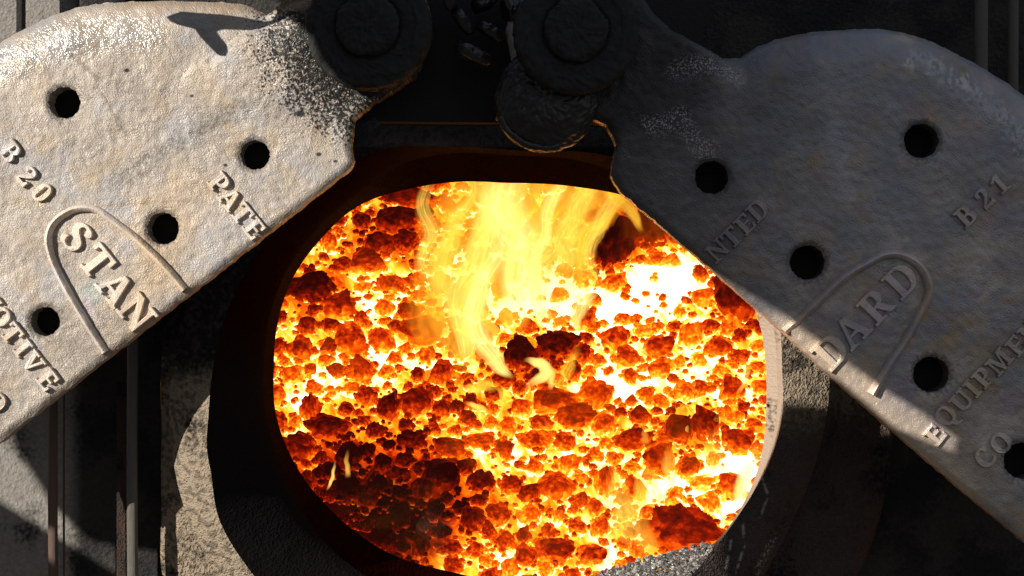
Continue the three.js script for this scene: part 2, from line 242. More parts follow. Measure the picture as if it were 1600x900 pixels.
function doorMaps(alb, rgh, x0, y0, w) {               // px window of the maps
  const at = (u, v) => [x0 + u * w, y0 + (1 - v) * w];
  const map = dataMap(1024, 1024, (u, v) => alb(...at(u, v)), true), rough = dataMap(256, 256, (u, v) => [rgh(...at(u, v))]);
  return { map, rough, uv: (x, y) => [(x / S + 800 - x0) / w, 1 - (450 - y / S - y0) / w] };
}
function bumpFor(t, w) { const c = t.clone(); c.repeat.set(w * S / 0.32, w * S / 0.32); c.needsUpdate = true; return c; }
const toM = (pts) => pts.map(p => [X(p[0]), Y(p[1])]);
function fireDoor({ name, label, outline, rimLine, holes, maps, mat, hub, ridge, letters, height, bounds, relief = 0.0007, letterDepth = 0.0036, ridgeR = 0.0031, mat2 = mat }) {
  const t = thing(name, label, 'fire door', null, [X(hub[0]), Y(hub[1]), 0]);
  const out = toM(outline), rim = toM(rimLine), hs = holes.map(h => [X(h[0]), Y(h[1]), h[2] * S]);
  const sdOut = (x, y) => { const d = segDist(x, y, out, true); return inside(x, y, out) ? -d : d; };
  const sd = (x, y) => { let d = sdOut(x, y) + 0.0006 * n3(x * 90, y * 90, 3) + 0.0003 * n3(x * 400, y * 400, 3); for (const h of hs) { const r = Math.hypot(x - h[0], y - h[1]) - h[2] * (1 + 0.05 * n3(x * 300, y * 300, 2) + 0.03 * n3(x * 620, y * 620, 2)); d = Math.max(d, -r); } return d; };
  const zf = (x, y) => {
    const px = x / S + 800, py = 450 - y / S, dr = segDist(x, y, rim, false), de = Math.max(0, -sdOut(x, y));
    let h = -0.011 * (1 - clamp(dr / 0.033)) ** 2 - 0.003 * (1 - clamp(de / 0.006)) ** 2;
    for (const q of hs) h -= 0.0016 * (1 - clamp((Math.hypot(x - q[0], y - q[1]) - q[2]) / 0.004)) ** 2;
    h += relief * fbm(x * 22, y * 22, 3, 3) + 0.0004 * n3(x * 120, y * 120, 6) + height(px, py);
    return h;
  };
  const B = bounds.map((v, i) => (i < 2 ? X(v) : Y(v)));
  part('door_plate', rel(plate({ x0: B[0], x1: B[1], y0: B[3], y1: B[2], cell: 0.0016, sd, zf, zb: -0.02, uv: maps.uv }), t), mat, t);
  const liner = rel(plate({ x0: B[0], x1: B[1], y0: B[3], y1: B[2], cell: 0.006, sd: (x, y) => sdOut(x, y) + 0.006, zf: () => -0.032, zb: -0.042, uv: maps.uv }), t);
  part('liner_plate', liner, ironBlack, t);
  if (ridge) {
    const c = new THREE.CatmullRomCurve3(ridge.map(p => { const x = X(p[0]), y = Y(p[1]); return new THREE.Vector3(x, y, zf(x, y)); }), false, 'centripetal');
    const rg = new THREE.TubeGeometry(c, 90, ridgeR, 8).toNonIndexed(); rg.deleteAttribute('normal');
    const q = mergeVertices(rg, 1e-5); const p = q.attributes.position, u = [];
    for (let i = 0; i < p.count; i++) { const z0 = zf(p.getX(i), p.getY(i)); p.setZ(i, z0 + Math.max(-0.001, (p.getZ(i) - z0) * 1.8) + 0.0002 * n3(p.getX(i) * 300, p.getY(i) * 300, 1)); u.push(...maps.uv(p.getX(i), p.getY(i))); }
    q.setAttribute('uv', new THREE.Float32BufferAttribute(u, 2)); q.computeVertexNormals();
    part('raised_border', rel(q, t), mat2, t);
  }
  for (const [ch, px, py, deg, cap] of letters) {
    const g = new TextGeometry(ch, { font, size: cap * S * 1.02, depth: letterDepth, curveSegments: 5, bevelEnabled: true, bevelThickness: 0.0016, bevelSize: 0.0005, bevelOffset: 0, bevelSegments: 3 });
    g.computeBoundingBox(); const c = g.boundingBox.getCenter(new THREE.Vector3());
    g.translate(-c.x, -c.y, 0).rotateZ(deg * Math.PI / 180).translate(X(px), Y(py), 0);
    const z0 = zf(X(px), Y(py)), p = g.attributes.position, u = [];
    for (let i = 0; i < p.count; i++) { p.setZ(i, z0 - 0.0016 + p.getZ(i) + 0.0003 * n3(p.getX(i) * 260, p.getY(i) * 260, 2)); u.push(...maps.uv(p.getX(i), p.getY(i))); }
    g.setAttribute('uv', new THREE.Float32BufferAttribute(u, 2)); g.computeVertexNormals();
    part('raised_letter', rel(g, t), mat2, t);
  }
  return t;
}
const leftMaps = doorMaps(leftAlbedo, leftRough, -190, -120, 900);
const leftMat = new THREE.MeshPhysicalMaterial({ map: leftMaps.map, roughnessMap: leftMaps.rough, roughness: 1, metalness: 0.2, bumpMap: bumpFor(castBump, 900), bumpScale: 0.0012 });
const leftWorn = leftMat.clone(); leftWorn.color.setRGB(1.7, 1.68, 1.65); leftWorn.bumpScale = 0.0007;
const L51 = -51.5;
const leftRim = spline([[412, 19], [378, 3], [340, -1], [250, -3], [166, 0], [113, 8], [60, 27], [0, 57], [-60, 110], [-115, 190], [-150, 300], [-165, 420], [-150, 530], [-110, 620], [-78, 700]], false, 60);
fireDoor({
  name: 'fire_door', label: 'sunlit left fire door leaf of pale cast iron with raised letters STAN', hub: [572, 42], bounds: [-180, 690, -110, 760],
  outline: [[-66, 741], [120, 595], [300, 455], [545, 264], [552, 252], [547, 227], [553, 185], [580, 162], [612, 143], [650, 118], [674, 70], [676, 30], [660, -20], [620, -60], [570, -72], [500, -60], [455, -8], [430, 10], [412, 20], ...leftRim.slice(1)],
  rimLine: leftRim, holes: [[100, 160, 25], [398, 242, 23], [254, 357, 25], [70, 502, 23]], maps: leftMaps, mat: leftMat, mat2: leftWorn,
  height: (px, py) => { const d = segDist(px, py, [[330, 92], [366, 58], [412, 30], [470, -5]], false), side = (px - 366) * 40 + (py - 58) * 52; return 0.006 * (side > 0 ? 1 : 0) * ss(0, 14, d) * ss(190, 40, Math.hypot(px - 430, py - 50)); },
  ridge: [[165, 551], [128, 492], [98, 439], [80, 398], [76, 371], [85, 348], [109, 330], [130, 325], [153, 329], [171, 341], [207, 368], [224, 383], [258, 417], [289, 453]],
  letters: [['B', 17, 237, L51, 30], ['2', 43, 275, L51, 30], ['0', 67, 301, L51, 30], ['P', 343, 286, L51, 29], ['A', 360, 311, L51, 29], ['T', 379, 334, L51, 29], ['E', 398, 357, L51, 29],
    ['S', 121, 370, L51, 46], ['T', 152, 409, L51, 46], ['A', 182, 450, L51, 46], ['N', 215, 489, L51, 46], ['O', 2, 495, L51, 29], ['T', 20, 521, L51, 29], ['I', 37, 544, L51, 29], ['V', 53, 566, L51, 29], ['E', 76, 593, L51, 29], ['M', -18, 468, L51, 29], ['O', -5, 628, L51, 29]],
});
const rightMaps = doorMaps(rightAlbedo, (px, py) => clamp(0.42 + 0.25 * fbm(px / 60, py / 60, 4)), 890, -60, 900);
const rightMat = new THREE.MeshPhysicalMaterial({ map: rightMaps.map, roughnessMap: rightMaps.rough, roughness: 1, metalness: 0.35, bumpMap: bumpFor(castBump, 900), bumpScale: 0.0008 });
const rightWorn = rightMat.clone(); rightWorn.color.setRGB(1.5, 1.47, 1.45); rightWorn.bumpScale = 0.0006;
const R46 = 46;
const rightRim = spline([[1160, 86], [1190, 68], [1240, 52], [1300, 44], [1390, 42], [1450, 57], [1520, 90], [1600, 140], [1680, 220], [1735, 330], [1765, 450], [1775, 600], [1768, 750], [1770, 880], [1775, 990]], false, 60);
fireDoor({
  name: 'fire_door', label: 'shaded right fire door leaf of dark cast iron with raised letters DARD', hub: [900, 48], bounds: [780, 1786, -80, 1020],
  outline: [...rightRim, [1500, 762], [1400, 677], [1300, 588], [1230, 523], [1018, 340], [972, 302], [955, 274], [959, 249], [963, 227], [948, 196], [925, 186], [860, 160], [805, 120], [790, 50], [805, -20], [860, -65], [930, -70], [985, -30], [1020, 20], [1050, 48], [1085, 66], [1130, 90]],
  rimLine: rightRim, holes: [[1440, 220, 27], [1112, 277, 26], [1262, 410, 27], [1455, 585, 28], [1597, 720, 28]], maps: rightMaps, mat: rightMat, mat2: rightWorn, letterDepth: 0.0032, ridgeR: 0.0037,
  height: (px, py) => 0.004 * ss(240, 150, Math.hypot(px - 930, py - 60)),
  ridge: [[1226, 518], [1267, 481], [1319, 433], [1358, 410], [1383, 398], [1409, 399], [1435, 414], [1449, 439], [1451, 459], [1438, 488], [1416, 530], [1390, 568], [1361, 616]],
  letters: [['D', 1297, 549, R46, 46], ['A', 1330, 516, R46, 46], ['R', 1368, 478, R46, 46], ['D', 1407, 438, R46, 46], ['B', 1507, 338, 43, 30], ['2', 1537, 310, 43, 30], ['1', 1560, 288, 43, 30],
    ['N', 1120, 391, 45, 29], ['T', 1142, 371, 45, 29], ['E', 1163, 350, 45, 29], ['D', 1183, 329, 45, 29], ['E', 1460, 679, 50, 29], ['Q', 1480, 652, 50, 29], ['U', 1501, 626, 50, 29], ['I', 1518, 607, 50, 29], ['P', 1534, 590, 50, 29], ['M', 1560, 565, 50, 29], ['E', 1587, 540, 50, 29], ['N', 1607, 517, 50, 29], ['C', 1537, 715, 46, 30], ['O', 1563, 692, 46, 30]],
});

// ---------- pivots, bosses and bracket between the doors ----------
function lathe(profile, n = 64) { return new THREE.LatheGeometry(profile.map(p => new THREE.Vector2(p[0], p[1])), n).rotateX(Math.PI / 2); }
function caked(g, amp, seed) { const i = g.deleteAttribute('uv').deleteAttribute('normal'), q = mergeVertices(i, 1e-5), p = q.attributes.position; for (let k = 0; k < p.count; k++) { const x = p.getX(k), y = p.getY(k), z = p.getZ(k), d = amp * (fbm(x * 70, y * 70, z * 70 + seed, 3) + 0.6 * n3(x * 260, y * 260, z * 260 + seed)), l = Math.max(0.02, Math.hypot(x, y)); p.setXYZ(k, x + x / l * d, y + y / l * d, z + d); } q.computeVertexNormals(); return planar(q); }
function finer(profile) { const o = []; for (let i = 0; i < profile.length - 1; i++) { const a = profile[i], b = profile[i + 1], n = Math.max(1, Math.ceil(Math.hypot(b[0] - a[0], b[1] - a[1]) / 0.0018)); for (let k = 0; k < n; k++) o.push([mix(a[0], b[0], k / n), mix(a[1], b[1], k / n)]); } o.push(profile[profile.length - 1]); return o; }
const capMat = soot({ color: new THREE.Color().setRGB(0.024, 0.025, 0.0255), roughness: 0.8, specularIntensity: 0.4, bumpScale: 0.0008 });
function pivot(label, px, py, r) {
  const z = 0.012, t = thing('pivot_bolt', label, 'bolt', null, [X(px, 0.04), Y(py, 0.04), z]);
  const R = r * S * (CAM - 0.04) / CAM;
  part('washer', caked(lathe(finer([[0, 0], [R * 0.97, 0], [R, 0.003], [R, 0.026], [R * 0.965, 0.029], [R * 0.78, 0.0305], [R * 0.74, 0.0295], [R * 0.55, 0.0295], [R * 0.53, 0.028], [0, 0.028]]), 110), 0.0016, px), capMat, t);
  part('nut', caked(lathe(finer([[0, 0.026], [R * 0.5, 0.026], [R * 0.5, 0.034], [R * 0.45, 0.0365], [R * 0.3, 0.0375], [0, 0.037]]), 80), 0.0016, px + 9), capMat, t);
  return t;
}
pivot('black round pivot bolt and washer of the sunlit left fire door', 575, 40, 97);
pivot('black round pivot bolt and washer of the shaded right fire door', 900, 48, 97);
{
  const t = thing('latch_knob', 'low rounded greasy iron knob with a shiny lip just above the fire hole', 'knob', null, [X(852, 0.0), Y(158, 0.0), 0.001]);
  const R = 80 * S, greasy = soot({ color: new THREE.Color().setRGB(0.012, 0.0115, 0.012), roughness: 0.38, bumpScale: 0.0004 });
  part('knob', caked(lathe(finer([[0, 0], [R, 0], [R * 1.02, 0.004], [R * 0.99, 0.009], [R * 0.86, 0.015], [R * 0.6, 0.020], [R * 0.3, 0.023], [0, 0.024]]), 110), 0.0011, 40), greasy, t);
  part('lip', caked(new THREE.TorusGeometry(R * 0.93, 0.0035, 10, 50, 1.5).rotateZ(3.5).translate(0, 0, 0.011), 0.001, 12), greasy, t);
}
{
  const sh = new THREE.Shape(toM([[470, -120], [1130, -120], [1105, 60], [1010, 165], [955, 186], [700, 184], [585, 183], [560, 150], [500, 40]]).map(p => new THREE.Vector2(...p)));
  const o = part('door_bracket', planar(new THREE.ExtrudeGeometry(sh, { depth: 0.03, bevelEnabled: false }).translate(0, 0, -0.066)), ironBlack, scene);
  tag(o, 'black iron bracket plate behind the two pivot bolts over the fire hole', 'bracket');
}

{ // worn, greasy teeth of the two hubs where they mesh
  const t = thing('meshing_teeth', 'greasy worn iron teeth between the two pivot bolts at the top', 'gear teeth', null, [X(755), Y(30), -0.01]);
  const greasy = soot({ color: new THREE.Color().setRGB(0.016, 0.016, 0.017), roughness: 0.3, bumpScale: 0.0006 });
  const box = (w, h, d) => { const g = new THREE.BoxGeometry(w, h, d, 12, 12, 8), p = g.attributes.position; for (let i = 0; i < p.count; i++) { const x = p.getX(i) / w * 2, y = p.getY(i) / h * 2, z = p.getZ(i) / d * 2, m = 1 - 0.14 * (x * x + y * y + z * z - 1); p.setXYZ(i, p.getX(i) * m, p.getY(i) * m, p.getZ(i) * m); } return g; };
  for (const [x, y, w, h, a] of [[724, 34, 44, 20, -0.9], [766, 48, 46, 20, -0.5], [800, 14, 30, 40, 0.3], [700, -4, 40, 22, -1.2], [740, 84, 60, 24, -0.4], [756, 2, 40, 24, 0.5], [812, 122, 44, 16, -0.2]])
    part('tooth', rel(caked(box(w * S, h * S, 0.02).rotateY(0.35).rotateZ(a).translate(X(x), Y(y), 0.0), 0.0012, x), t), greasy, t);
}
// ---------- pipes and battens on the backhead ----------
function pipe(name, label, cat, px, r, z, y0, y1, mat, wob = 0) {
  const pts = []; for (let i = 0; i <= 8; i++) pts.push(V(px + wob * Math.sin(i * 1.1), mix(y0, y1, i / 8), z));
  const o = part(name, new THREE.TubeGeometry(new THREE.CatmullRomCurve3(pts), 40, r * S, 14), mat, scene);
  return tag(o, label, cat);
}
const pipeBrown = soot({ color: new THREE.Color().setRGB(0.10, 0.06, 0.04), roughness: 0.6, bumpScale: 0.0005 });
const pipeGrey = soot({ color: new THREE.Color().setRGB(0.11, 0.10, 0.085), roughness: 0.7, bumpScale: 0.0008 });
pipe('pipe', 'brownish vertical pipe at lower left under the sunlit door', 'pipe', 83, 8, -0.108, 300, 1100, pipeBrown, 0.7);
pipe('wire', 'thin wire running down right beside the brownish pipe', 'wire', 100, 2, -0.118, 300, 1100, pipeBrown, 0.4);
pipe('pipe', 'pale grey vertical pipe between brownish pipe and fire hole ring', 'pipe', 207, 9, -0.10, 300, 1100, pipeGrey, 0.8);
pipe('conduit', 'dark vertical conduit at the upper right corner beside the rim', 'conduit', 1533, 11, -0.10, -150, 420, pipeGrey, 0.3);
pipe('conduit', 'outer dark vertical conduit at the very top right corner', 'conduit', 1583, 9, -0.11, -150, 420, pipeGrey, 0.3);
{
  const g = new THREE.BoxGeometry(15 * S, 0.5, 0.012).translate(X(191, -0.12), Y(760, -0.12), -0.1215);
  tag(part('batten', planar(g), ringDustAndSun, scene), 'narrow flat batten behind the pale grey pipe', 'batten');
  const h = new THREE.BoxGeometry(9 * S, 0.4, 0.012).translate(X(32, -0.12), Y(-60, -0.12), -0.1215);
  tag(part('batten', planar(h), ironBlack, scene), 'narrow dark batten at the top left corner above the rim', 'batten');
}

// ---------- out of frame: added pieces, cut to shape the sun and shadows ----------
{
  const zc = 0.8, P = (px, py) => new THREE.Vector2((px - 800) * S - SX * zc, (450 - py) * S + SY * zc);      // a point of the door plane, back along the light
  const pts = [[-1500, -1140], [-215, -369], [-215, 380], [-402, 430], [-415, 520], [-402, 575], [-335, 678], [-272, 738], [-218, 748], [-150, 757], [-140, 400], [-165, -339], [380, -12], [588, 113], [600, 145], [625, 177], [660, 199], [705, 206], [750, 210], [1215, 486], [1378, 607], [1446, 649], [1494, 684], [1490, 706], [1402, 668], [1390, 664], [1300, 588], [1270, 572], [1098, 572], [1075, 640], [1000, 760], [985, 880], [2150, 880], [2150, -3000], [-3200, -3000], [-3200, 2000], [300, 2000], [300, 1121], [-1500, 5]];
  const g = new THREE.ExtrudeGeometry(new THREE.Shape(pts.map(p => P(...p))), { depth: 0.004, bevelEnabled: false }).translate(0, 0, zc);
  tag(part('added_sun_blocker', g, soot({ color: new THREE.Color().setRGB(0.03, 0.03, 0.03), roughness: 0.8, bumpScale: 0.001 }), scene), 'added unseen dark sheet above left of the doors, cut to shape the sun and shadows', 'sun blocker');
}
{
  const zc = 0.13, P = (px, py) => new THREE.Vector2((px - 800) * S - SX * zc, (450 - py) * S + SY * zc);  // unseen piece added for the hooked shadow it drops
  const pts = [[252, 22], [268, 12], [330, 17], [420, 28], [420, -40], [470, -40], [470, 20], [395, 38], [330, 38], [322, 42], [332, 55], [352, 80], [350, 86], [340, 84], [322, 66], [300, 40], [285, 36], [262, 30]];
  const g = new THREE.ExtrudeGeometry(new THREE.Shape(pts.map(p => P(...p))), { depth: 0.006, bevelEnabled: true, bevelSize: 0.0006, bevelThickness: 0.0006, bevelSegments: 1 }).translate(0, 0, zc);
  tag(part('added_lever', g, ironBlack, scene), 'added unseen forked lever end above the left door that drops a hooked shadow', 'lever');
}

// ---------- the fire ----------
const RAMP = [[0, 0.014, 0.0016, 0.0014], [0.10, 0.05, 0.0028, 0.0015], [0.22, 0.19, 0.0065, 0.0012], [0.34, 0.45, 0.018, 0.0012], [0.46, 0.84, 0.060, 0.002], [0.58, 1.2, 0.18, 0.004], [0.70, 1.6, 0.46, 0.012], [0.83, 2.1, 1.0, 0.07], [1, 3.2, 2.3, 1.4]];
function heat(t) { t = clamp(t); for (let i = 1; i < RAMP.length; i++) if (t <= RAMP[i][0]) { const a = RAMP[i - 1], b = RAMP[i], k = (t - a[0]) / (b[0] - a[0]); return [1, 2, 3].map(c => mix(a[c], b[c], k) / 1.5); } return RAMP[8].slice(1).map(c => c / 1.5); }
const rampTex = (() => { const W = 512, d = new Float32Array(W * 4 * 2); for (let y = 0; y < 2; y++) for (let x = 0; x < W; x++) { const c = heat(x / (W - 1)); d.set([...c, 1], (y * W + x) * 4); } const t = new THREE.DataTexture(d, W, 2, THREE.RGBAFormat, THREE.FloatType); t.magFilter = t.minFilter = THREE.LinearFilter; t.wrapS = t.wrapT = THREE.ClampToEdgeWrapping; t.needsUpdate = true; return t; })();
const coalMat = new THREE.MeshPhysicalMaterial({ name: 'burning coal', specularIntensity: 0, color: new THREE.Color().setRGB(0.006, 0.0015, 0.0008), roughness: 0.95, emissive: 0xffffff, emissiveMap: rampTex });
// the bed slopes up and away from the hole at 45 degrees
const BO = new THREE.Vector3(0, -0.33, -0.22), BV = new THREE.Vector3(0, Math.SQRT1_2, -Math.SQRT1_2), BN = new THREE.Vector3(0, Math.SQRT1_2, Math.SQRT1_2);
function bedAt(px, py) { const d = new THREE.Vector3((px - 800) * S, (450 - py) * S, -CAM), o = new THREE.Vector3(0, 0, CAM); const t = BO.clone().sub(o).dot(BN) / d.dot(BN); return o.addScaledVector(d, t); }
function toPx(p) { const k = CAM / (CAM - p.z) / S; return [800 + p.x * k, 450 - p.y * k]; }
const ZONES = [ // px, py, rx, ry, hotter (+) or cooler (-)
  [1050, 425, 95, 38, 0.45], [940, 468, 110, 42, 0.4], [490, 590, 38, 34, 0.35], [600, 545, 55, 45, 0.28], [1152, 745, 34, 70, 0.5], [1085, 760, 55, 40, 0.35], [1000, 800, 50, 45, 0.3], [930, 600, 45, 30, 0.25], [990, 600, 50, 30, 0.22], [770, 690, 60, 30, 0.2], [718, 860, 50, 60, 0.3], [790, 880, 50, 30, 0.25], [985, 880, 60, 25, 0.35],
  [580, 465, 55, 40, 0.25], [850, 720, 120, 40, 0.14], [1130, 600, 60, 60, 0.2], [570, 310, 40, 14, 0.3], [700, 440, 60, 90, 0.12], [800, 450, 90, 130, 0.2], [460, 650, 35, 30, 0.2],
  [610, 350, 75, 60, -0.4], [490, 455, 52, 38, -0.45], [625, 765, 120, 80, -0.6], [610, 825, 115, 60, -0.75], [540, 780, 70, 55, -0.5], [955, 375, 45, 65, -0.6], [1040, 340, 80, 45, -0.45], [1155, 470, 42, 50, -0.4], [1068, 830, 75, 42, -0.3], [1000, 520, 220, 140, 0.10], [1050, 760, 130, 70, 0.12], [560, 700, 150, 90, -0.08], [838, 558, 60, 40, -0.6], [880, 850, 60, 24, -0.1], [1075, 668, 60, 34, -0.3], [1160, 660, 40, 40, -0.15], [450, 720, 50, 40, -0.1], [930, 650, 50, 25, -0.1], [640, 500, 50, 35, -0.2], [690, 600, 60, 40, -0.15], [540, 680, 60, 40, -0.15],
];
const zone = (px, py) => { let s = 0; for (const [x, y, a, b, v] of ZONES) { const q = ((px - x) / a) ** 2 + ((py - y) / b) ** 2; if (q < 9) s += v * Math.exp(-q * 0.9); } return s; };
const BIGS = [ // px, py, half width, half height, cooler by, own label
  [490, 452, 36, 28, 0.05, 'big dark coal lump at the left edge of the fire'], [1062, 832, 56, 38, 0.0, 'largest dark coal lump, at the lower right of the fire'], [1150, 472, 34, 38, 0.04, 'dark coal lump beside the right edge of the fire hole, just below the right door'], [955, 385, 38, 50, 0.1, 'dark red coal lump to the right of the tall flame'],
  [660, 520, 34, 26, 0.1, 'dark coal lump at the left foot of the tall flame'], [548, 535, 26, 24, 0.06], [470, 548, 22, 18, 0.1], [870, 628, 38, 22, 0.08], [900, 652, 32, 22, 0.1], [1060, 672, 28, 26, 0.06, 'dark pair of coal lumps low on the right with small flames before it'], [1100, 665, 22, 26, 0.06], [1140, 758, 22, 22, 0.14, 'dark block of coal standing in the brightest part at lower right'],
  [650, 630, 26, 24, 0.05], [514, 668, 30, 22, 0.08], [930, 620, 26, 26, 0.05], [816, 556, 26, 27, 0.14, 'black coal lump behind the tip of the small horn shaped flame'], [870, 543, 28, 22, 0.12, 'black coal lump right above the small horn shaped flame'], [842, 590, 18, 16, 0.1], [786, 592, 20, 15, 0.08], [880, 535, 24, 20, 0.2], [620, 345, 30, 24, 0.04], [575, 410, 26, 20, 0.08], [592, 384, 26, 20, 0.02], [870, 760, 26, 24, 0.05], [945, 755, 14, 28, 0.05], [540, 765, 20, 24, 0.15, 'black coal lump at lower left with a small flame on its top'], [1030, 720, 24, 32, 0.1], [985, 690, 30, 18, 0.1],
  [700, 700, 26, 18, 0.05], [750, 690, 24, 14, 0.05],  [575, 620, 18, 16, 0.05], [690, 640, 18, 14, 0.05], [1145, 350, 30, 22, 0.1], [1010, 360, 34, 30, 0.15], [1060, 360, 30, 26, 0.12], [640, 310, 40, 18, 0.1], [530, 480, 26, 22, 0.04], [835, 690, 26, 16, 0.03], [1120, 545, 24, 18, 0.0], [1110, 510, 16, 14, 0.02], [1145, 610, 20, 22, 0.05], [1030, 545, 24, 18, 0.02], [960, 530, 22, 22, 0.02], [980, 560, 20, 18, 0.02], [1155, 560, 16, 12, 0.04], [868, 862, 30, 20, 0.08], [925, 868, 24, 17, 0.06], [1150, 690, 26, 22, 0.08], [800, 760, 20, 16, 0.03], [750, 755, 22, 18, 0.08], [470, 700, 28, 22, 0.04], [690, 740, 30, 24, 0.1],
];
const lumps = [], grid = [];
for (const b of BIGS) lumps.push({ px: b[0], py: b[1], a: b[2], b: b[3], cool: b[4], label: b[5] });
const overlap = (px, py, r) => lumps.some(l => Math.hypot((px - l.px) / (l.a + r), (py - l.py) / (l.b + r)) < 0.86);
for (const [R0, R1, tries] of [[15, 21, 300], [11, 15, 2600], [7.5, 11, 6000]]) for (let i = 0; i < tries && lumps.length < 298; i++) {
  const px = mix(420, 1215, rand()), py = mix(278, 925, rand()), r = mix(R0, R1, rand());
  if (((px - 812) / 400) ** 2 + ((py - 600) / 335) ** 2 > 1.02 || (px > 960 && py < 290 + (px - 960) * 0.88)) continue;
  if (zone(px, py) > 0.32 && rand() < 0.85) continue;
  if (!overlap(px, py, r)) lumps.push({ px, py, a: r * mix(0.85, 1.2, rand()), b: r * mix(0.82, 1.15, rand()), cool: mix(-0.2, 0.2, rand()) - (px > 820 ? 0.04 : -0.02) });
}
const balls = new Map();
function baseBall(detail) { if (!balls.has(detail)) { const b = new THREE.IcosahedronGeometry(1, detail); b.deleteAttribute('normal'); b.deleteAttribute('uv'); balls.set(detail, mergeVertices(b, 1e-4)); } return balls.get(detail).clone(); }
function lumpGeo(l, detail, seed) {
  const g = baseBall(detail), p = g.attributes.position, uv = [], z0 = zone(l.px, l.py);
  const c = bedAt(l.px, l.py), k = (CAM - c.z) / CAM * S, sx = l.a * k, sy = l.b * k * 1.02, sz = Math.min(sx, sy) * mix(0.95, 1.25, rand()), rot = mix(-1.4, 1.4, rand()), big = l.a > 30 ? 1.35 : 1;
  const v = new THREE.Vector3(), w = new THREE.Vector3(), sag = 0.16, facets = Array.from({ length: l.a > 60 ? 4 : 10 }, () => { const f = new THREE.Vector3(rand() * 2 - 1, rand() * 2 - 1, rand() * 1.4 - 0.4).normalize(); f.h = mix(0.55, 0.78, rand()); return f; });
  for (let i = 0; i < p.count; i++) {
    v.fromBufferAttribute(p, i); w.copy(v);
    const bl = n3(v.x * 1.1 + seed, v.y * 1.1, v.z * 1.1), b2 = n3(v.x * 2.1, v.y * 2.1 + seed, v.z * 2.1 + 4), c1 = 1 - Math.abs(n3(v.x * 2.2 * big, v.y * 2.2 * big + seed, v.z * 2.2 * big)), c2 = n3(v.x * 5.5 * big, v.y * 5.5 * big, v.z * 5.5 * big + seed), c3 = n3(v.x * 12, v.y * 12 + seed, v.z * 12);
    let r = 0.80 + 0.24 * bl + 0.12 * b2 + 0.10 * (c1 - 0.5) + 0.045 * c2 + 0.04 * c3;
    for (const f of facets) { const d = v.dot(f); if (d > 0.3) r = Math.min(r, mix(f.h / d, r, 0.2)); }      // broken, flattish sides
    v.multiplyScalar(r);
    const x = v.x * Math.cos(rot) - v.y * Math.sin(rot), y = v.x * Math.sin(rot) + v.y * Math.cos(rot);
    // the long axes lie square to the line of sight; the whole is sunk a little in the bed
    const X1 = x * sx * 1.3, Y1 = y * sy * 1.34, Z1 = v.z * sz;
    const deep = (0.80 * y + 0.30 * v.z) / 0.85 + 0.12 * b2;                      // + on the cooled, exposed upper side
    const crust = (c1 - 0.55) * 0.10 + c2 * 0.05 + 0.045 * c3 + 0.08 * bl, z1 = Math.max(z0, -0.55);
    const up = ss(-0.9, 0.7, deep), t = 0.955 + 0.18 * z1 - l.cool * 0.9 - (0.61 - 0.08 * z1) * Math.pow(up, 0.9) * (1 + 0.15 * b2) - crust - 0.55 * Math.max(0, -z1) + 0.16 * ss(0.42, -0.15, v.z) * (1 + z1);
    uv.push(clamp(t < 0.2 ? 0.2 + (t - 0.2) * 0.6 : t, 0.02, 0.985), 0.5);
    p.setXYZ(i, X1, Y1 , Z1 + sz * sag);
  }
  g.setAttribute('uv', new THREE.Float32BufferAttribute(uv, 2)); g.computeVertexNormals();
  return [g, c];
}
function coalWords(l) {
  const size = l.a > 21 ? 'big' : l.a > 14 ? 'middling' : 'small';
  const where = l.py < 400 && l.px < 690 ? 'in the dark red bank at upper left of the fire' : l.py < 480 && l.px < 960 ? 'behind the tall yellow flame' : l.px > 960 && l.py < 520 ? 'in the white hot patch below the edge of the shaded door' : l.px < 540 ? 'along the left edge of the fire hole'
    : l.px < 700 && l.py > 690 ? 'in the dull dark heap at lower left of the fire' : l.py > 800 ? 'along the bottom edge of the fire hole' : l.px > 1080 ? 'along the right edge of the fire hole' : l.py < 600 ? 'just below the foot of the tall flame' : l.px < 820 ? 'in the middle of the fire bed, left of centre' : 'in the middle of the fire bed, right of centre';
  return [`${size} glowing coal lump ${where}`, `${size} coal lumps ${where}`];
}
lumps.forEach((l, i) => {
  const [g, c] = lumpGeo(l, l.a > 30 ? 22 : l.a > 20 ? 16 : l.a > 12 ? 12 : 9, i * 3.7);
  const o = part('glowing_coal', g, coalMat, scene);
  o.position.copy(c);
  if (l.label) tag(o, l.label, 'coal', 'coal lumps burning in the fire bed');
  else { const [label, group] = coalWords(l); tag(o, label, 'coal', group); }
});
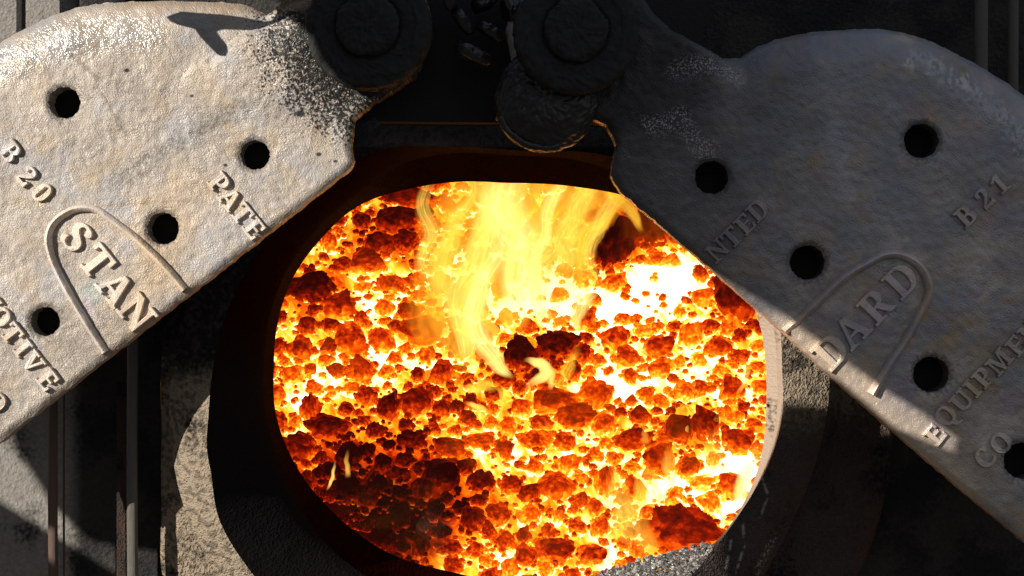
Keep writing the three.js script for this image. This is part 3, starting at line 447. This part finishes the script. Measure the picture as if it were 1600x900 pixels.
{ // the bed between and under the lumps: one mass of embers
  const gs = [], nx = 300, ny = 300, pos = [], uv = [], idx = [];
  for (let j = 0; j <= ny; j++) for (let i = 0; i <= nx; i++) {
    const x = mix(-0.42, 0.42, i / nx), v = mix(-0.16, 1.0, j / ny) , q = BO.clone().addScaledVector(BV, v); q.x = x;
    const [px, py] = toPx(q), zz = zone(px, py), a = 1 - Math.abs(n3(x * 70, v * 70, 2)), b = 1 - Math.abs(n3(x * 150, v * 150, 5)), c = fbm(x * 26, v * 26, 4, 3);
    const h = -0.006 + 0.009 * (a - 0.6) + 0.004 * (b - 0.6) + 0.012 * c;
    q.addScaledVector(BN, h); pos.push(q.x, q.y, q.z);
    uv.push(clamp(0.79 + 0.7 * zz - 12 * (h + 0.006) + 0.22 * fbm(x * 34, v * 34, 8, 3) + 0.10 * n3(x * 190, v * 190, 8), 0.05, 0.99), 0.5);
  }
  for (let j = 0; j < ny; j++) for (let i = 0; i < nx; i++) { const a = j * (nx + 1) + i; idx.push(a, a + 1, a + nx + 1, a + 1, a + nx + 2, a + nx + 1); }
  const g = new THREE.BufferGeometry(); g.setAttribute('position', new THREE.Float32BufferAttribute(pos, 3)); g.setAttribute('uv', new THREE.Float32BufferAttribute(uv, 2)); g.setIndex(idx); g.computeVertexNormals(); gs.push(g);
  for (let i = 0; i < 3400; i++) {
    const px = mix(415, 1215, rand()), py = mix(275, 925, rand()), r = mix(2.6, 8.0, rand() ** 1.6); if (zone(px, py) > 0.35 && rand() < 0.8) continue;
    const [e, c] = lumpGeo({ px, py, a: r * mix(0.8, 1.4, rand()), b: r, cool: mix(-0.22, 0.10, rand()) }, r > 5 ? 5 : 3, i * 1.9 + 500);
    gs.push(e.translate(c.x, c.y, c.z));
  }
  const o = part('fire_ember_bed', mergeGeometries(gs), coalMat, scene);
  tag(o, 'bed of small white hot embers between the coal lumps', 'embers', null, 'stuff');
}

// ---------- flames: thin shells of burning gas ----------
const flameMat = new THREE.MeshBasicMaterial({ name: 'flame', vertexColors: true, transparent: true, side: THREE.DoubleSide, depthWrite: false });
function tongue({ pts, z, alpha, tip = 0.25, root = 0.15, hot = 1, seed = 0, thick = 0.5, soft = 1.5, streak = 0.6, inner = [1.6, 0.94, 0.07], outer = [1.3, 0.30, 0.008] }) {
  const c = new THREE.CatmullRomCurve3(pts.map(p => new THREE.Vector3(p[0], p[1], p[2])), false, 'centripetal'), NS = 90, NT = 56, pos = [], col = [], idx = [];
  const cp = c.getPoints(NS); const wmax = Math.max(...pts.map(p => p[2]));
  for (let s = 0; s <= NS; s++) {
    const t = s / NS, p = cp[s], a = cp[Math.max(0, s - 1)], b = cp[Math.min(NS, s + 1)], tx = b.x - a.x, ty = b.y - a.y, l = Math.hypot(tx, ty) || 1, nxx = -ty / l, nyy = tx / l, w = Math.max(0.4, p.z), sway = Math.min(wmax, 26) * 0.3 * n3(t * 3.2, seed * 2.3, 7) * ss(0, 0.2, t);
    const env = ss(0, root, t) * ss(1, 1 - tip, t);
    for (let k = 0; k < NT; k++) {
      const th = k / NT * 2 * Math.PI, q = Math.cos(th), f = Math.sin(th);
      const wob = 1 + 0.16 * n3(q * 1.2 + seed, t * 4, f) + 0.1 * n3(q * 2 + seed, t * 11, f);
      const px = p.x + nxx * (w * q * wob + sway), py = p.y + nyy * (w * q * wob + sway), zz = z + w * S * 1.3 * thick * f + 0.01 * n3(t * 2, seed, 1);
      const v = V(px, py, zz);
      pos.push(v.x, v.y, v.z);
      const fil = 1 - Math.abs(n3(q * 2.6 + 0.5 * n3(t * 2.2, seed, 3), t * 1.5 + seed, 1.7 + (f > 0 ? 0 : 5))), fl2 = n3(q * 6 + 0.6 * Math.sin(t * 5 + seed), t * 2.4, seed + (f > 0 ? 1 : 9));
      const body = Math.pow(Math.abs(f), soft), st = mix(1, clamp(0.28 + 1.0 * fil ** 3 + 0.16 * fl2, 0.05, 1.6), streak);
      const A = clamp(alpha * env * body * st, 0, 0.95), hh = clamp(hot * (0.3 + 0.7 * st) * Math.min(1, 0.1 + 1.15 * body) * (0.5 + 0.5 * env));
      const e = lerp3(outer, inner, hh);
      col.push(e[0] / 1.5, e[1] / 1.5, e[2] / 1.5, A);
    }
  }
  for (let s = 0; s < NS; s++) for (let k = 0; k < NT; k++) { const a = s * NT + k, b = s * NT + (k + 1) % NT; idx.push(a, b, a + NT, b, b + NT, a + NT); }
  const g = new THREE.BufferGeometry(); g.setAttribute('position', new THREE.Float32BufferAttribute(pos, 3)); g.setAttribute('color', new THREE.Float32BufferAttribute(col, 4)); g.setIndex(idx); g.computeVertexNormals();
  return g;
}
function flame(label, group, tongues) {
  const b = bedAt(tongues[0].pts[0][0], tongues[0].pts[0][1]);
  const t = thing('flame', label, 'flame', group, [b.x, b.y, b.z]);
  for (const q of tongues) { const m = part('flame_tongue', rel(tongue(q), t), flameMat, t); m.castShadow = false; }
  return t;
}
const ZF = -0.43;
flame('tall yellow flame rising from the middle of the coals to the top of the hole', null, [
  // broad body of thin gas
  { pts: [[745, 590, 16], [722, 530, 46], [712, 450, 66], [730, 370, 72], [765, 300, 66], [790, 230, 50]], z: ZF, alpha: 0.3, soft: 2.1, seed: 1, hot: 0.8, streak: 0.5 },
  { pts: [[812, 525, 10], [803, 480, 46], [800, 420, 78], [815, 350, 92], [850, 290, 88], [890, 220, 60]], z: ZF - 0.02, alpha: 0.42, soft: 2.1, seed: 2, hot: 1, streak: 0.45 },
  { pts: [[912, 480, 16], [892, 420, 40], [888, 370, 50], [905, 330, 54], [945, 290, 48], [985, 230, 34]], z: ZF + 0.01, alpha: 0.42, soft: 2.1, seed: 3, hot: 0.6, streak: 0.7 },
  { pts: [[690, 560, 30], [672, 500, 40], [665, 450, 34], [690, 380, 26], [715, 310, 30], [730, 240, 20]], z: ZF - 0.03, alpha: 0.36, soft: 2.1, seed: 4, hot: 0.2, streak: 0.6 },
  { pts: [[880, 520, 20], [872, 480, 40], [850, 440, 46], [830, 380, 40], [835, 300, 34]], z: ZF - 0.04, alpha: 0.26, soft: 2.1, seed: 16, hot: 0.4, streak: 0.7 },
  // brighter folds
  { pts: [[738, 578, 5], [724, 530, 20], [722, 470, 28], [740, 420, 26], [765, 365, 24], [775, 300, 28], [772, 230, 24]], z: ZF + 0.03, alpha: 0.55, seed: 5, inner: [1.7, 1.25, 0.22], streak: 0.6, soft: 1.5 },
  { pts: [[804, 592, 3], [777, 570, 13], [750, 528, 19], [740, 485, 19], [752, 445, 17], [778, 405, 18], [805, 365, 18], [835, 320, 14]], z: ZF + 0.04, alpha: 0.62, seed: 6, inner: [1.75, 1.4, 0.36], root: 0.1, tip: 0.5, streak: 0.5, soft: 1.3 },
  { pts: [[866, 505, 6], [842, 470, 13], [838, 410, 12], [852, 365, 12], [858, 330, 12], [872, 295, 14], [892, 240, 12]], z: ZF + 0.04, alpha: 0.5, seed: 7, inner: [1.75, 1.35, 0.3], streak: 0.5 },
  { pts: [[905, 440, 8], [910, 395, 14], [922, 365, 17], [942, 350, 13], [962, 322, 6], [977, 298, 2]], z: ZF + 0.03, alpha: 0.5, seed: 8, streak: 0.5, tip: 0.45 },
  { pts: [[1005, 365, 4], [980, 325, 12], [962, 300, 16], [955, 230, 16]], z: ZF + 0.02, alpha: 0.42, seed: 9, streak: 0.5, inner: [1.5, 0.8, 0.06] },
  { pts: [[815, 490, 18], [810, 440, 34], [812, 400, 42], [800, 360, 44], [790, 310, 40], [800, 230, 34]], z: ZF + 0.03, alpha: 0.46, seed: 11, inner: [1.8, 1.5, 0.45], streak: 0.5, soft: 2 },
  { pts: [[880, 430, 14], [885, 390, 22], [890, 350, 24], [915, 310, 22], [930, 250, 20]], z: ZF + 0.035, alpha: 0.42, seed: 17, inner: [1.6, 1.1, 0.14], streak: 0.7 },
  { pts: [[690, 480, 14], [688, 430, 22], [696, 385, 20], [712, 340, 14], [738, 300, 8], [752, 260, 4]], z: ZF + 0.02, alpha: 0.38, seed: 18, inner: [1.6, 1.05, 0.12], streak: 0.5 },
  { pts: [[775, 540, 4], [772, 515, 11], [757, 497, 8], [748, 468, 5]], z: ZF + 0.045, alpha: 0.45, seed: 14, streak: 0.3 },
  { pts: [[905, 520, 4], [900, 495, 12], [915, 470, 16], [935, 450, 10]], z: ZF + 0.03, alpha: 0.45, seed: 12, streak: 0.5, inner: [1.75, 1.4, 0.35] },
  ...Array.from({ length: 9 }, (_, i) => {
    const x0 = mix(690, 930, ((i * 4) % 9 + rand()) / 9), y0 = mix(540, 430, rand()) - Math.max(0, x0 - 850) * 0.5, pts = []; let x = x0, y = y0; const n = 5 + Math.floor(rand() * 4), w = mix(7, 16, rand());
    for (let k = 0; k < n; k++) { pts.push([x, y, w * (0.35 + Math.sin(Math.PI * (k + 0.4) / n))]); y -= mix(26, 42, rand()); x += (x - 800) * 0.05 + 34 * n3(x / 50, y / 70, 5) + (y < 400 ? 7 : 0); }
    return { pts, z: ZF + mix(-0.01, 0.06, rand()), alpha: mix(0.2, 0.36, rand()), seed: 70 + i, inner: [1.65, 1.2, 0.18], streak: 0.75, root: 0.35, tip: 0.5, thick: 0.7 };
  }),
]);
flame('small pale horn shaped flame curling over a black coal below the tall flame', null, [
  { pts: [[818, 609, 3], [836, 596, 7], [850, 582, 10], [848, 570, 10], [832, 563, 6], [816, 561, 2]], z: ZF + 0.05, alpha: 0.66, seed: 21, inner: [1.75, 1.4, 0.35], streak: 0.35, soft: 0.9, root: 0.35, tip: 0.3 },
  { pts: [[860, 612, 3], [862, 598, 5], [862, 585, 6], [855, 572, 6]], z: ZF + 0.05, alpha: 0.5, seed: 22, inner: [1.7, 1.25, 0.25], streak: 0.4, soft: 1, root: 0.35 },
  { pts: [[870, 608, 6], [882, 585, 10], [895, 560, 9], [905, 535, 5]], z: ZF + 0.045, alpha: 0.3, seed: 23, streak: 0.6, root: 0.4, tip: 0.5 },
]);
flame('pair of leaf shaped orange flames just below the foot of the tall flame', null, [
  { pts: [[722, 610, 3], [740, 605, 9], [765, 603, 11], [785, 605, 4]], z: ZF + 0.06, alpha: 0.48, tip: 0.6, root: 0.3, seed: 24, streak: 0.2 },
  { pts: [[725, 628, 3], [742, 634, 5], [758, 642, 5], [772, 652, 2]], z: ZF + 0.06, alpha: 0.56, tip: 0.6, root: 0.3, seed: 25, streak: 0.1, inner: [1.7, 1.1, 0.15] },
  { pts: [[775, 655, 2], [785, 630, 4], [780, 610, 4], [770, 600, 2]], z: ZF + 0.06, alpha: 0.40, tip: 0.6, root: 0.3, seed: 26, streak: 0.1 },
]);
flame('fan of orange flames at the bottom right in front of the largest lump', null, [
  { pts: [[985, 865, 12], [980, 820, 26], [970, 770, 22], [960, 720, 8]], z: -0.30, alpha: 0.40, tip: 0.6, root: 0.3, seed: 31, streak: 0.5, inner: [1.6, 1.0, 0.12] },
  { pts: [[1005, 815, 6], [1000, 785, 13], [998, 755, 11], [990, 730, 4]], z: -0.33, alpha: 0.52, tip: 0.6, root: 0.3, seed: 32, streak: 0.4 },
  { pts: [[1060, 775, 8], [1048, 750, 12], [1045, 715, 10], [1040, 690, 4]], z: -0.36, alpha: 0.40, tip: 0.6, root: 0.3, seed: 33, streak: 0.3, inner: [1.5, 0.9, 0.1] },
  { pts: [[1000, 880, 10], [1010, 850, 20], [1000, 820, 14], [980, 800, 6]], z: -0.29, alpha: 0.36, tip: 0.6, root: 0.3, seed: 34, streak: 0.3, inner: [1.4, 0.6, 0.05], outer: [1.1, 0.3, 0.02] },
  { pts: [[1072, 795, 2], [1060, 780, 3], [1040, 775, 3], [1022, 765, 2]], z: -0.33, alpha: 0.48, tip: 0.6, root: 0.3, seed: 35, streak: 0.1, inner: [1.9, 1.8, 0.9] },
]);
flame('narrow flame standing before the dark pair of lumps low on the right', null, [
  { pts: [[1078, 695, 7], [1072, 675, 6], [1072, 655, 3], [1070, 640, 1.5]], z: -0.40, alpha: 0.48, tip: 0.6, root: 0.3, seed: 41, streak: 0.2, inner: [1.6, 0.9, 0.12] },
  { pts: [[1112, 690, 10], [1118, 665, 8], [1122, 640, 3]], z: -0.40, alpha: 0.28, tip: 0.6, root: 0.3, seed: 42, streak: 0.3, inner: [1.4, 0.6, 0.05] },
]);
flame('bright flame climbing the right edge of the fire hole near the bottom', null, [
  { pts: [[1150, 800, 8], [1158, 765, 14], [1170, 730, 12], [1182, 690, 4]], z: -0.33, alpha: 0.56, tip: 0.6, root: 0.3, seed: 43, streak: 0.2, inner: [1.8, 1.4, 0.4] },
  { pts: [[1150, 620, 3], [1162, 600, 4], [1170, 575, 4], [1172, 550, 2]], z: -0.40, alpha: 0.40, tip: 0.6, root: 0.3, seed: 44, streak: 0.2, inner: [1.5, 0.8, 0.1] },
]);
flame('two little flames licking the black lump at lower left', null, [
  { pts: [[510, 768, 1.5], [518, 750, 3], [522, 732, 2.5], [524, 718, 1]], z: -0.33, alpha: 0.64, tip: 0.6, root: 0.3, seed: 51, streak: 0.1, inner: [1.7, 1.1, 0.25] },
  { pts: [[543, 748, 5], [543, 735, 4.5], [542, 718, 4], [544, 700, 2]], z: -0.33, alpha: 0.48, tip: 0.6, root: 0.3, seed: 52, streak: 0.2, inner: [1.6, 0.9, 0.15] },
]);
flame('low orange sheet of flame rising behind the lower right block of coal', null, [
  { pts: [[1125, 790, 12], [1118, 750, 24], [1112, 705, 18], [1120, 660, 6]], z: -0.37, alpha: 0.4, tip: 0.6, root: 0.3, seed: 81, streak: 0.6, inner: [1.6, 1.0, 0.12] },
  { pts: [[950, 800, 12], [955, 765, 18], [948, 725, 12], [952, 690, 4]], z: -0.36, alpha: 0.36, tip: 0.6, root: 0.3, seed: 82, streak: 0.6, inner: [1.5, 0.8, 0.08] },
  { pts: [[1015, 850, 14], [1025, 805, 26], [1018, 760, 20], [1010, 710, 6]], z: -0.33, alpha: 0.42, tip: 0.6, root: 0.3, seed: 83, streak: 0.6, inner: [1.6, 1.0, 0.12] },
]);
flame('thin wisp of flame among the red coals at the right', null, [
  { pts: [[1035, 615, 5], [1036, 600, 5], [1036, 588, 5], [1035, 578, 3]], z: -0.41, alpha: 0.44, tip: 0.6, root: 0.3, seed: 61, streak: 0.1, inner: [1.5, 0.7, 0.08] },
  { pts: [[1010, 700, 8], [1008, 680, 6], [1004, 655, 3]], z: -0.38, alpha: 0.28, tip: 0.6, root: 0.3, seed: 62, streak: 0.1, inner: [1.4, 0.55, 0.05] },
]);
flame('low orange haze added over the middle of the fire bed for lens bloom', null, [  // thin shells added to stand for bloom over the dark coals
  [760, 690, 90, 1], [900, 640, 110, 2], [1020, 600, 100, 3], [1080, 700, 90, 4], [930, 760, 100, 5], [520, 570, 70, 6], [600, 450, 70, 7], [1040, 440, 90, 8], [820, 820, 80, 9], [1020, 350, 60, 10],
].map(([x, y, w, k]) => ({ pts: [[x, y + 70, w * 0.4], [x + 6, y + 25, w * 0.9], [x - 6, y - 25, w], [x + 8, y - 75, w * 0.5]], z: bedAt(x, y).z + 0.075, alpha: 0.06, tip: 0.5, root: 0.45, soft: 2.4, streak: 0.75, thick: 0.3, seed: 120 + k, inner: [1.6, 0.26, 0.008], outer: [1.4, 0.14, 0.004] })));
{
  const smokeMat = new THREE.MeshStandardMaterial({ vertexColors: true, transparent: true, roughness: 1, side: THREE.DoubleSide, depthWrite: false });
  const b = bedAt(640, 840), t = thing('smoke', 'thin brown smoke hanging over the dull dark heap at lower left', 'smoke', null, [b.x, b.y, b.z]);
  for (const [x, y, w, k] of [[660, 850, 60, 1], [610, 800, 70, 2], [560, 770, 50, 3], [660, 780, 60, 4]]) part('smoke_wisp', rel(tongue({ pts: [[x, y + 60, w * 0.4], [x + 6, y + 20, w * 0.9], [x - 6, y - 30, w], [x + 8, y - 80, w * 0.4]], z: bedAt(x, y).z + 0.07, alpha: 0.34, tip: 0.5, root: 0.4, soft: 2.2, streak: 0.7, thick: 0.3, seed: 150 + k, inner: [0.10, 0.06, 0.03], outer: [0.06, 0.03, 0.018] }), t), smokeMat, t).castShadow = false;
}
{ const l = new THREE.PointLight(new THREE.Color(1, 0.22, 0.03), 0.035); l.name = 'fire_light'; l.position.copy(V(800, 470, ZF)); l.castShadow = true; l.shadow.radius = 1.5; scene.add(l); }

// ---------- ash on the sill of the hole ----------
{
  const g = new THREE.IcosahedronGeometry(1, 1), p = g.attributes.position, v = new THREE.Vector3();
  for (let i = 0; i < p.count; i++) { v.fromBufferAttribute(p, i); v.multiplyScalar(1 + 0.3 * n3(v.x * 2, v.y * 2, v.z * 2)); p.setXYZ(i, v.x, v.y, v.z); }
  g.computeVertexNormals();
  const N = 2600, o = new THREE.InstancedMesh(g, new THREE.MeshStandardMaterial({ color: 0xffffff, roughness: 0.45, metalness: 0.2 }), N), m = new THREE.Matrix4(), c = new THREE.Color();
  o.name = 'ash_grit'; let k = 0;
  while (k < N) {
    const a = mix(-1.0, 2.2, rand()), px = 1030 + 75 * a * 0.9 - 40, py = mix(850, 940, rand());
    const top = px < 1010 ? mix(905, 872, (px - 920) / 90) : mix(872, 848, (px - 1010) / 110);
    if (py < top + 5 * n3(px / 9, 0, 3) || px > 1160 - (py - 800) * 0.78) continue;
    const z = mix(-0.155, -0.085, clamp((py - top) / 60)) + 0.004 * rand(), q = V(px, py, z), r = mix(0.0008, 0.0026, rand() ** 2);
    m.compose(q, new THREE.Quaternion().setFromEuler(new THREE.Euler(rand() * 6, rand() * 6, 0)), new THREE.Vector3(r, r * 0.8, r));
    o.setMatrixAt(k, m); const b = rand() < 0.2 ? 0.5 : mix(0.06, 0.25, rand()); o.setColorAt(k, c.setRGB(b, b * 0.97, b * 0.92).multiplyScalar(0.6)); k++;
  }
  scene.add(tag(o, 'glittering grey ash and grit on the bottom lip of the fire hole', 'ash', null, 'stuff'));
}
renderer.render(scene, camera);
